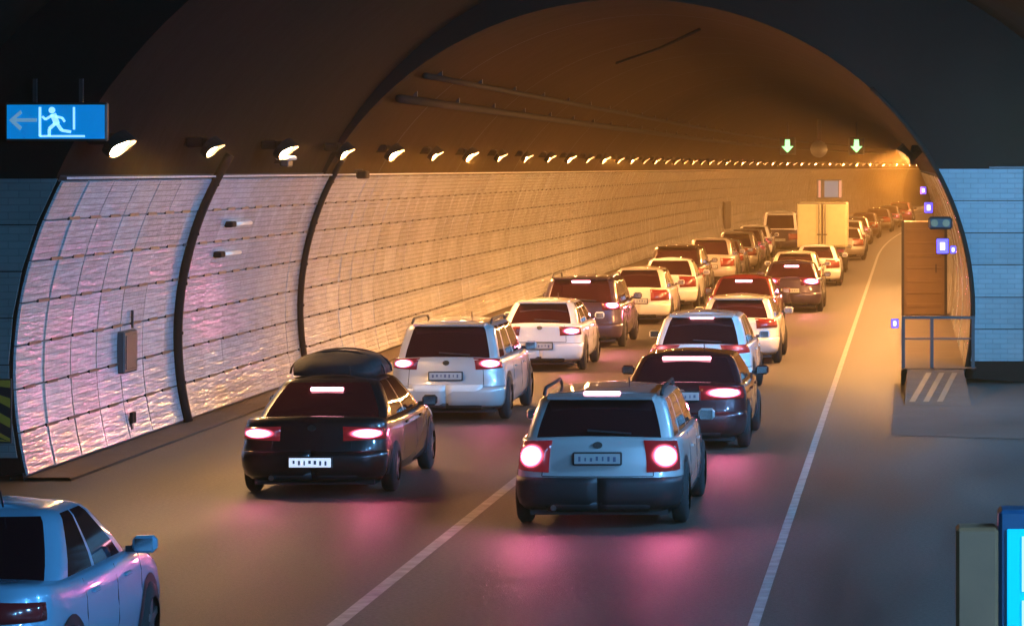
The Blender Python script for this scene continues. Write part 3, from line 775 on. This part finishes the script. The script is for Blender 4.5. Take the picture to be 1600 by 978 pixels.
    def patch(c, name, table, s0, s1, z0, z1, mat, side=1, offs=.012, up=False, ns=6, nz=3, parent=None, both=False, taper=0, uv=False):
        """raised patch lying on the body surface"""
        def grid(sd):
            P_ = []
            for i in range(nz + 1):
                z = lerp(z0, z1, i / nz); row = []
                for j in range(ns + 1):
                    t = j / ns
                    zz = z + taper * t * (1 - 2 * i / nz)
                    s = lerp(s0, s1, t); row.append(Vector(c.pos(c.level(table, zz), s, sd, up)))
                P_.append(row)
            return P_
        v = []; f = []
        for sd in ((1, -1) if both else (side,)):
            G = grid(sd); k = len(v); cols = ns + 1
            N = []
            for i in range(nz + 1):
                for j in range(cols):
                    a = G[i][min(ns, j + 1)] - G[i][max(0, j - 1)]; b_ = G[min(nz, i + 1)][j] - G[max(0, i - 1)][j]
                    nn = a.cross(b_) * sd
                    nn = nn.normalized() if nn.length > 1e-9 else Vector((0, -1, 0))
                    N.append(nn)
            for i in range(nz + 1):
                for j in range(cols):
                    edge = i in (0, nz) or j in (0, ns)
                    v.append(tuple(G[i][j] + N[i * cols + j] * (offs if not edge else offs * .55)))
            m0 = len(v)
            ring = [(0, j) for j in range(cols)] + [(i, ns) for i in range(1, nz + 1)] + [(nz, j) for j in range(ns - 1, -1, -1)] + [(i, 0) for i in range(nz - 1, 0, -1)]
            for i, j in ring: v.append(tuple(G[i][j] - N[i * cols + j] * .01))
            for i in range(nz):
                for j in range(ns):
                    q = (k + i * cols + j, k + i * cols + j + 1, k + (i + 1) * cols + j + 1, k + (i + 1) * cols + j)
                    f.append(q if sd > 0 else q[::-1])
            for a in range(len(ring)):
                b2 = (a + 1) % len(ring)
                q = (k + ring[a][0] * cols + ring[a][1], m0 + a, m0 + b2, k + ring[b2][0] * cols + ring[b2][1])
                f.append(q if sd > 0 else q[::-1])
        uvs = None
        if uv:
            uvs = [(j / ns, i / nz) for i in range(nz + 1) for j in range(cols)] + [(j / ns, i / nz) for i, j in ring]
        return mesh_obj(name, v, f, mat, parent or c.root, True, uvs=uvs)
    def build(c, lights, third, lamp, plate, detail, lower, rails, bar, roofmat, glassmat):
        L, w, H, zb = c.L, c.w, c.H, c.zb
        ss = [0, .25, .5, .75, 1, 1.25, 1.5, 1.75, 2] + [2 + i / 14 for i in range(1, 14)] + [3, 3.25, 3.5, 3.75, 4, 4.3, 4.6, 5]
        zs = [q[0] for q in c.low]
        c.skin('body', c.low, zs, ss, c.mat, cap=True, base=True)
        # greenhouse: painted shell of pillars and roof, glass between
        us = [q[0] for q in c.up]; zlo, zhi = us[1], us[6 if c.kind != 'van' else 5]
        if c.kind == 'sedan': wins = [(2.10, 2.46), (2.50, 2.93)]
        elif c.kind == 'hatch': wins = [(2.06, 2.18), (2.22, 2.54), (2.58, 2.95)]
        elif c.kind == 'suv': wins = [(2.03, 2.20), (2.25, 2.55), (2.59, 2.95)]
        else: wins = [(2.02, 2.30), (2.34, 2.62), (2.66, 2.96)]
        gs = sorted(set([0, .3, .6, .86, 1.0, 1.12, 1.3, 1.5, 1.75, 2, 3, 3.2, 3.5, 3.8, 4, 4.3, 4.6, 5] + [a for q in wins for a in q]))
        rear_lim = 1.12 if c.kind != 'sedan' else 1.3
        def is_glass(s, z, sd):
            if not (zlo < z < zhi): return False
            if s < rear_lim: return True
            if s > 3.5: return True
            return any(a < s < b_ for a, b_ in wins)
        G = glassmat or M['glass']
        c.skin('cabin', c.up, us, gs, P[roofmat] if roofmat else c.mat, up=True, cond=lambda s, z, sd: not is_glass(s, z, sd), cap=True)
        c.skin('rear_window', c.up, us, gs, G, up=True, cond=lambda s, z, sd: is_glass(s, z, sd) and s < rear_lim)
        c.skin('windscreen', c.up, us, gs, G, up=True, cond=lambda s, z, sd: is_glass(s, z, sd) and s > 3.2)
        for sd_ in (1, -1):
            if detail < 2 and sd_ < 0: continue
            for a, b_ in wins:
                c.skin('side_window', c.up, us, gs, G, up=True, cond=lambda s, z, sd, a=a, b_=b_: a < s < b_ and zlo < z < zhi and sd == sd_)
        # tail lights: lens wraps round the corner
        z0, z1, wl = lamp
        hi = lights in ('brake', 'dim')
        lm = {'brake': M['brake'], 'dim': M['brake_dim'], 'off': M['tail_off'], 'right': M['tail_off']}[lights]
        for sd in (-1, 1):
            mm = M['brake'] if (lights == 'right' and sd > 0) else lm
            s_in = 1 - wl * 1.35
            ln = c.patch('tail_light', c.low, max(.25, s_in), 1.75, z0, z1, mm, side=sd, offs=.022, taper=.02, uv=True)
        # rear bumper moulding and plate
        bm_ = lower or c.mat
        c.patch('rear_bumper', c.low, 0, 1.98, .22, .56 if not lower else .585, M[lower] if lower else c.mat, offs=.028, both=True, ns=10, nz=5)
        if detail >= 1:
            c.patch('diffuser', c.low, 0, .95, .20, .31, M['trim'], offs=.036, both=True, ns=5, nz=2)
        pz, plit = plate
        lv = c.level(c.low, pz); y0 = c.pos(lv, 0, 1)[1]
        pm = M['plate_lit'] if plit else M['plate']
        if detail >= 1:
            MB().box((0, y0 - .025 if pz > .6 else y0 - .045, pz), (.56, .05, .15), bev=.012).build('plate_recess', M['trim'], c.root)
            pl = MB().box((0, y0 - (.058 if pz > .6 else .078), pz), (.52, .012, .115), bev=.004).build('licence_plate', pm, c.root)
            g = MB()
            for k in range(7):
                g.box((-.2 + k * .066, y0 - (.066 if pz > .6 else .086), pz + random.uniform(-.008, .008)), (random.choice((.018, .026, .032)), .004, random.choice((.04, .055, .048))))
            if True: tag(g.build('characters', M['glyph'], pl), kind='stuff')
        if third is not None:
            mode, tz = third
            lv = c.level(c.up, tz); p = c.pos(lv, 0, 1, True)
            MB().box((0, p[1] - .02, tz), (.42 if mode != 'wide' else .72, .05, .045), bev=.01).build('high_brake_lamp', M['brake_core'] if mode else M['tail_off'], c.root)
        if c.kind in ('suv', 'hatch', 'van') and detail >= 1:
            p = c.pos(c.level(c.up, H - .07), 0, 1, True)
            ww = w - .36
            g = MB(); g.add([(-ww, p[1] + .12, H - .02), (ww, p[1] + .12, H - .02), (ww * .96, p[1] - .16, H - .045), (-ww * .96, p[1] - .16, H - .045),
                             (-ww, p[1] + .12, H - .06), (ww, p[1] + .12, H - .06), (ww * .96, p[1] - .14, H - .075), (-ww * .96, p[1] - .14, H - .075)],
                            [(0, 1, 2, 3), (7, 6, 5, 4), (3, 2, 6, 7), (0, 3, 7, 4), (2, 1, 5, 6)])
            g.build('roof_spoiler', P[roofmat] if roofmat else c.mat, c.root)
        if rails:
            for sd in (1, -1):
                lv = c.level(c.up, H - .08); x = lv[1] - .05
                MB().tube([(sd * x, lv[2] + .25 - L / 2, H - .04), (sd * x, lv[2] + .4 - L / 2, H + .03), (sd * x, lv[3] - .5 - L / 2, H + .03), (sd * x, lv[3] - .3 - L / 2, H - .04)], .022, 6).build('roof_rail', M['trim'], c.root, smooth=True)
        if bar: 
            c.patch('chrome_bar', c.low, 0, .95, bar[0], bar[1], M[bar[2]] if bar[2] in M else P[bar[2]], offs=.03, both=True, ns=5, nz=2)
        # wheels
        wr = .33 if c.kind != 'suv' else .36
        for yy in (.78 + (.05 if c.kind == 'sedan' else 0) - L / 2, L - .88 - L / 2):
            for sd in (1, -1):
                if detail < 1 and sd < 0: continue
                x = sd * (w - .095) ; x_out = sd * (w + .012)
                wh = empty('wheel', (0, yy, wr)); wh.parent = c.root
                n = 22; prof_ = [(.0, .60), (.02, .9), (.05, 1.0), (.16, 1.0), (.19, .9), (.21, .6)]
                v = []; f = []
                for d, rr in prof_:
                    for i in range(n):
                        a = 2 * PI * i / n; v.append((x_out - sd * d, wr * rr * math.cos(a), wr * rr * math.sin(a)))
                for q in range(len(prof_) - 1):
                    for i in range(n):
                        qd = (q * n + i, q * n + (i + 1) % n, (q + 1) * n + (i + 1) % n, (q + 1) * n + i); f.append(qd if sd > 0 else qd[::-1])
                f.append(tuple(range((len(prof_) - 1) * n, len(prof_) * n)))
                mesh_obj('tyre', v, f, M['tyre'], wh, True)
                g = MB()
                for k in range(5):
                    a = 2 * PI * k / 5
                    rot = Matrix.Rotation(a, 3, 'X'); cc = rot @ Vector((0, 0, wr * .33))
                    g.box((x_out - sd * .035, cc.y, cc.z), (.03, .06, wr * .56), rot=rot)
                g.tube([(x_out - sd * .07, 0, 0), (x_out - sd * .05, 0, 0)], wr * .60, 16); g.tube([(x_out - sd * .04, 0, 0), (x_out - sd * .015, 0, 0)], .06, 8)
                g.build('rim', M['rim'], wh)
                # arch opening: dark half disc just proud of the body side
                n2 = 14; ar = wr + .065
                lvx = lambda zq: abs(c.pos(c.level(c.low, zq), 2.5, 1)[0])
                v = []
                for i in range(n2 + 1):
                    a = PI * i / n2 * 1.12 - PI * .06
                    py, pz_ = ar * math.cos(a), max(.19, wr + ar * math.sin(a))
                    qy = (yy + py) / (L / 2); k_ = 1 - .055 * qy * qy * (1 if qy < 0 else 1.5)
                    v.append((sd * (c.level(c.low, pz_)[1] * k_ + .005), yy + py, pz_))
                v.append((sd * (w * .985 + .004), yy, .2))
                fl = [(i, i + 1, n2 + 1) for i in range(n2)]
                mesh_obj('wheel_arch', v, fl, M['trim'], c.root)
        # mirrors, door handles, shut lines
        for sd in ((1, -1) if detail >= 1 else (1,)):
            ym = L * .655 - L / 2 if c.kind != 'van' else L * .8 - L / 2
            g = MB().box((sd * (w + .07), ym, zb + .06), (.20, .11, .14), bev=.035)
            mr_ = g.build('door_mirror', c.mat, c.root, smooth=False)
            MB().box((sd * (w + .07), ym - .06, zb + .06), (.15, .01, .10)).build('mirror_glass', M['chrome'], mr_)
            MB().box((sd * (w - .02), ym + .02, zb + .02), (.14, .05, .05)).build('stalk', M['trim'], mr_)
        if detail >= 2:
            for yq in (.36, .60):
                y_ = L * yq - L / 2
                for sd in (1, -1):
                    MB().box((sd * (c.level(c.low, .82)[1] + .008), y_, .82), (.03, .18, .03), bev=.008).build('door_handle', c.mat, c.root)
            for yq in (.30, .52, .72):
                y_ = L * yq - L / 2; g = MB(); pts = []
                for zq in (.32, .5, .65, .8, zb - .03):
                    q = y_ / (L / 2); k_ = 1 - .055 * q * q * (1 if q < 0 else 1.5)
                    pts.append((c.level(c.low, zq)[1] * k_ - .002, y_, zq))
                MB().tube(pts, .007, 4).build('door_seam', M['trim'], c.root)
            if c.kind != 'sedan':
                for sd in (1, -1): c.patch('tailgate_seam', c.low, .97, .985, .60, zb - .02, M['trim'], side=sd, offs=.004, ns=1, nz=4)
                c.patch('tailgate_seam', c.low, 0, .97, .592, .602, M['trim'], offs=.006, both=True, ns=6, nz=1)
            else:
                for sd in (1, -1): c.patch('boot_seam', c.low, .80, .812, .50, zb - .01, M['trim'], side=sd, offs=.004, ns=1, nz=4)
            c.patch('bumper_seam', c.low, 0, 1.98, .565, .573, M['trim'], offs=.008, both=True, ns=10, nz=1)
            # tailgate seam, emblem, wiper, exhaust
            p = c.pos(c.level(c.low, zb - .1), 0, 1)
            MB().prism([(.055 * math.cos(2 * PI * i / 12), zb - .07 + .04 * math.sin(2 * PI * i / 12)) for i in range(12)], p[1] - .012, p[1] + .02).build('emblem', M['chrome'], c.root)
            if c.kind != 'sedan':
                p = c.pos(c.level(c.up, zb + .08), 0, 1, True); MB().box((.12, p[1] - .03, zb + .07), (.5, .02, .02), rot=Matrix.Rotation(R(4), 3, 'Y')).build('rear_wiper', M['trim'], c.root)
            MB().tube([(-.5, .02 - L / 2, .24), (-.5, .25 - L / 2, .24)], .035, 8).build('exhaust_pipe', M['chrome'], c.root)
            MB().tube([(.25, L * .30 - L / 2, H - .01), (.25, L * .28 - L / 2, H + .12)], .008, 5).build('antenna', M['trim'], c.root)
        MB().box((0, L * .5 - L / 2, .19), (W_ := c.W - .4, L - .5, .1)).build('underbody', M['trim'], c.root)
        for sd in ((1, -1) if detail >= 1 else (1,)):
            c.patch('headlight', c.low, 3.55, 4.35, .58, .72, M['headlamp'], side=sd, offs=.01)

# right lane
Car('silver estate car with both brake lights glaring, first of the right lane', -3.52, 36.3, L=4.55, W=1.97, H=1.52, kind='suv', paint='silver', lights='brake', third=(True, 1.50), lamp=(.64, 1.0, .10), plate=(.80, False), lower='trim', rails=True)
Car('dark red saloon with a bright tail light, right behind the silver estate car', -3.27, 46.2, L=4.7, W=1.92, H=1.37, kind='sedan', paint='darkred', lights='brake', third=('wide', 1.28), lamp=(.72, .90, .42), plate=(.80, False))
Car('white hatchback with a dark wide rear window and tail lights, third in the right lane', -3.68, 56.6, L=4.4, W=1.9, H=1.50, kind='hatch', paint='white', lights='dim', third=(True, 1.42), lamp=(.80, 1.0, .25), plate=(.62, False))
Car('cream car mostly hidden in front of the white hatchback, fourth in the right lane', -3.55, 66.6, L=4.4, W=1.8, H=1.4, kind='hatch', paint='cream', lights='off', lamp=(.75, .95, .2), detail=1)
Car('red glowing dark saloon with a high brake lamp and two wide brake lights', -4.05, 78.0, L=4.6, W=1.82, H=1.44, kind='sedan', paint='red', lights='brake', third=(True, 1.30), lamp=(.76, .92, .40), detail=1)
Car('purple tinted dark saloon with one bright tail light in the right lane', -3.32, 90.5, L=4.6, W=1.82, H=1.43, kind='sedan', paint='navy', lights='brake', third=(True, 1.28), lamp=(.74, .94, .35), detail=1)
Car('white car with a narrow dark rear window just behind the purple saloon', -3.55, 100.5, L=4.3, W=1.78, H=1.45, kind='hatch', paint='cream', lights='off', detail=1)
Car('bright white small car below the box truck', -3.15, 110.5, L=4.2, W=1.72, H=1.42, kind='hatch', paint='white', lights='off', detail=1)
Car('pale car showing beside the right edge of the box truck', -2.75, 141.0, L=4.4, W=1.78, H=1.46, kind='sedan', paint='champagne', lights='off', detail=1)
Car('white car further on past the right edge of the box truck', -2.85, 152.0, L=4.4, W=1.8, H=1.6, kind='suv', paint='white', lights='off', detail=1)
Car('dark saloon alone at the far bend of the right lane', -2.95, 203.0, L=4.6, W=1.9, H=1.5, kind='sedan', paint='brown', lights='off', detail=1)
Car('reddish dark car at the far bend near the arch edge', -2.95, 233.0, L=4.6, W=1.85, H=1.6, kind='suv', paint='red', lights='dim', detail=0)
Car('dark car in the gap between the pale cars and the far bend, right lane', -3.0, 170.0, L=4.5, W=1.8, H=1.48, kind='sedan', paint='grey', lights='dim', detail=1)
Car('dark brown far car of the right lane entering the bend', -3.0, 185.0, L=4.5, W=1.8, H=1.5, kind='hatch', paint='brown', lights='off', detail=0)
Car('farthest dark car of the right lane in the bend', -3.0, 218.0, L=4.5, W=1.8, H=1.5, kind='sedan', paint='black', lights='dim', detail=0)
Car('near hidden white car of the left lane beside the white roofed van', -7.0, 145.0, L=4.4, W=1.78, H=1.48, kind='hatch', paint='white', lights='dim', detail=1)
Car('low grey car between the silver car and the champagne car in the left lane', -6.9, 118.3, L=4.2, W=1.78, H=1.44, kind='sedan', paint='grey', lights='off', detail=1)
# left lane
Car('pale blue silver car cut off by the bottom left corner', -7.22, 23.4, L=4.2, W=1.84, H=1.50, kind='sedan', paint='bluesilver', lights='off', lamp=(.72, .88, .32), plate=(.60, False), belt=.97)
Car('black saloon with red brake lights and a white licence plate at left', -7.42, 39.8, L=4.7, W=1.9, H=1.43, kind='sedan', paint='black', lights='brake', third=(True, 1.27), lamp=(.68, .84, .26), plate=(.44, True), inset=0.26)
# soft roof bag strapped to its roof
t = empty('roof_bag', (-7.42, 41.95, 1.40)); tag(t, 'rounded black luggage bag strapped on the roof of the black saloon', 'bag')
g = MB(); n = 20; rows_ = 9
for i in range(rows_ + 1):
    a = PI / 2 * i / rows_
    for j in range(n):
        q = 2 * PI * j / n; e = .55
        cx_, sx_ = math.copysign(abs(math.cos(q)) ** e, math.cos(q)), math.copysign(abs(math.sin(q)) ** e, math.sin(q))
        rr = math.cos(a) ** .6; wob = 1 + .03 * math.sin(5 * q + i)
        g.v.append((.60 * rr * cx_ * wob, .62 * rr * sx_ * wob, .30 * math.sin(a) ** .8 + .01 * math.sin(3 * q + 2)))
for i in range(rows_):
    for j in range(n): g.f.append((i * n + j, i * n + (j + 1) % n, (i + 1) * n + (j + 1) % n, (i + 1) * n + j))
g.f.append(tuple(range(n))[::-1])
g.build('bag', pmat('bag_fabric', (.016, .012, .011), .75, noise=.3, bump=.006, bscale=14), t, smooth=True)
for yy in (-.28, .28):
    pts = [(.615 * math.cos(a), yy, .02 + .30 * math.sin(a) ** .9) for a in [PI * k / 14 for k in range(15)]]
    MB().tube(pts, .014, 5).build('strap', M['trim'], t, smooth=True)
Car('silver white sport utility car ahead of the black saloon', -7.45, 51.6, L=4.5, W=1.92, H=1.60, kind='suv', paint='silver', lights='brake', third=None, lamp=(.84, 1.02, .16), plate=(.74, False), rails=True, bar=(.42, .60, 'white'))
Car('cream white hatchback with a small dark rear window in the left lane', -7.4, 64.3, L=4.2, W=1.76, H=1.42, kind='hatch', paint='white', lights='right', lamp=(.72, .9, .18), plate=(.52, False), detail=2)  # right tail light added lit, only to throw a pink streak on the wall
Car('dark purple sport utility car with one lit right tail light', -7.45, 72.6, L=4.7, W=2.0, H=1.62, kind='suv', paint='navy', lights='right', third=(True, 1.50), lamp=(.86, 1.08, .14), plate=(.6, False), rails=True)
Car('white car to the right of the dark purple sport utility car', -7.05, 83.5, L=4.3, W=1.74, H=1.48, kind='hatch', paint='cream', lights='off', detail=1)
Car('second white car standing close ahead of the first in the left lane', -6.95, 92.5, L=4.3, W=1.78, H=1.46, kind='sedan', paint='white', lights='off', detail=1)
Car('dark brown van above the two white cars in the left lane', -7.35, 101.5, L=4.7, W=1.95, H=1.62, kind='suv', paint='brown', lights='off', detail=1)
Car('silver car with dark glass left of the red saloon', -6.95, 112.5, L=4.5, W=1.84, H=1.62, kind='suv', paint='champagne', lights='off', detail=1)
Car('small champagne car further along the left lane', -6.8, 126.5, L=4.4, W=1.78, H=1.55, kind='hatch', paint='champagne', lights='off', detail=1)
Car('grey saloon squeezed between champagne car and white roofed van', -6.9, 135.5, L=4.5, W=1.8, H=1.5, kind='sedan', paint='grey', lights='dim', detail=1)
Car('tall dark van with a white roof left of the box truck', -6.15, 154.0, L=4.9, W=1.92, H=2.0, kind='van', paint='navy', lights='off', roofmat='white', detail=1, cat='van')
Car('far pale car of the left lane above the white roofed van', -6.9, 172.0, L=4.5, W=1.8, H=1.5, kind='sedan', paint='champagne', lights='off', detail=0)
Car('far white car of the left lane before the bend', -6.9, 186.0, L=4.5, W=1.8, H=1.5, kind='hatch', paint='white', lights='off', detail=0)
Car('far dark car of the left lane in the bend', -6.9, 200.0, L=4.5, W=1.8, H=1.5, kind='suv', paint='grey', lights='off', detail=0)

# sticker on the rear window of silver SUV ahead is too small to read: skipped as lettering
# box truck
t = empty('box_truck', (-3.32, 123.0 + 2.6, 0)); tag(t, 'small box truck with pale yellow cargo doors in the right lane', 'truck', 'vehicles queuing in the two tunnel lanes')
MY = pmat('pale_yellow_panel', (.72, .66, .40), .45, noise=.1); MY2 = pmat('pale_yellow_panel_dirty', (.66, .58, .34), .5, noise=.2)
MB().box((0, .6, 1.86), (1.92, 3.6, 1.72), bev=.03).build('cargo_box', MY, t)
for sd in (-1, 1):
    d = MB().box((sd * .475, -1.225, 1.88), (.90, .05, 1.60), bev=.012).build('cargo_door', MY, t)
    MB().tube([(sd * .12, -1.27, 1.10), (sd * .12, -1.27, 2.66)], .022, 6).build('lock_rod', M['steel'], d)
    MB().box((sd * .12, -1.285, 1.5), (.16, .03, .04)).build('handle', M['dark_steel'], d)
MB().box((0, -1.235, 1.86), (.035, .05, 1.6)).build('door_seam', M['dark_steel'], t)
MB().box((0, -1.22, 2.70), (1.88, .06, .05)).build('top_rail', M['steel'], t)
MB().box((0, -1.15, .86), (1.7, .12, .14), bev=.02).build('rear_bumper', M['dark_steel'], t)
for sd in (-1, 1):
    MB().box((sd * .72, -1.22, .86), (.24, .03, .11)).build('tail_light', M['brake_dim'], t)
    wh = MB(); wh.tube([(sd * .92, -.3, .33), (sd * .70, -.3, .33)], .33, 16); wh.build('wheel', M['tyre'], t)
    wh = MB(); wh.tube([(sd * .92, 2.6, .33), (sd * .70, 2.6, .33)], .33, 16); wh.build('wheel', M['tyre'], t)
MB().box((0, -1.24, .68), (.5, .015, .12)).build('licence_plate', M['plate'], t)
MB().box((0, .6, .75), (.9, 3.8, .22)).build('chassis', M['dark_steel'], t)
g = MB(); g.add([(-.82, 2.45, .45), (.82, 2.45, .45), (.82, 3.7, .45), (-.82, 3.7, .45), (-.82, 2.45, 1.95), (.82, 2.45, 1.95), (.82, 3.2, 1.92), (-.82, 3.2, 1.92), (.82, 3.68, 1.15), (-.82, 3.68, 1.15)],
      [(0, 1, 5, 4), (1, 2, 8, 6, 5), (0, 4, 7, 9, 3), (4, 5, 6, 7), (7, 6, 8, 9), (9, 8, 2, 3)])
g.build('driver_cab', P['white'], t)

# thin exhaust haze that fills the whole tunnel
hz = MB().box((6, 195, 4.6), (56, 424, 11.4)).build('haze', [], None)
hm, nt, b = new_mat('exhaust_haze'); nt.nodes.remove(b)
pv = nt.nodes.new("ShaderNodeVolumePrincipled"); pv.inputs["Color"].default_value = (.64, .45, .17, 1); pv.inputs["Density"].default_value = .0016; pv.inputs["Anisotropy"].default_value = .55
nt.links.new(pv.outputs[0], nt.nodes["Material Output"].inputs["Volume"]); hz.data.materials.append(hm); tag(hz, kind='stuff')
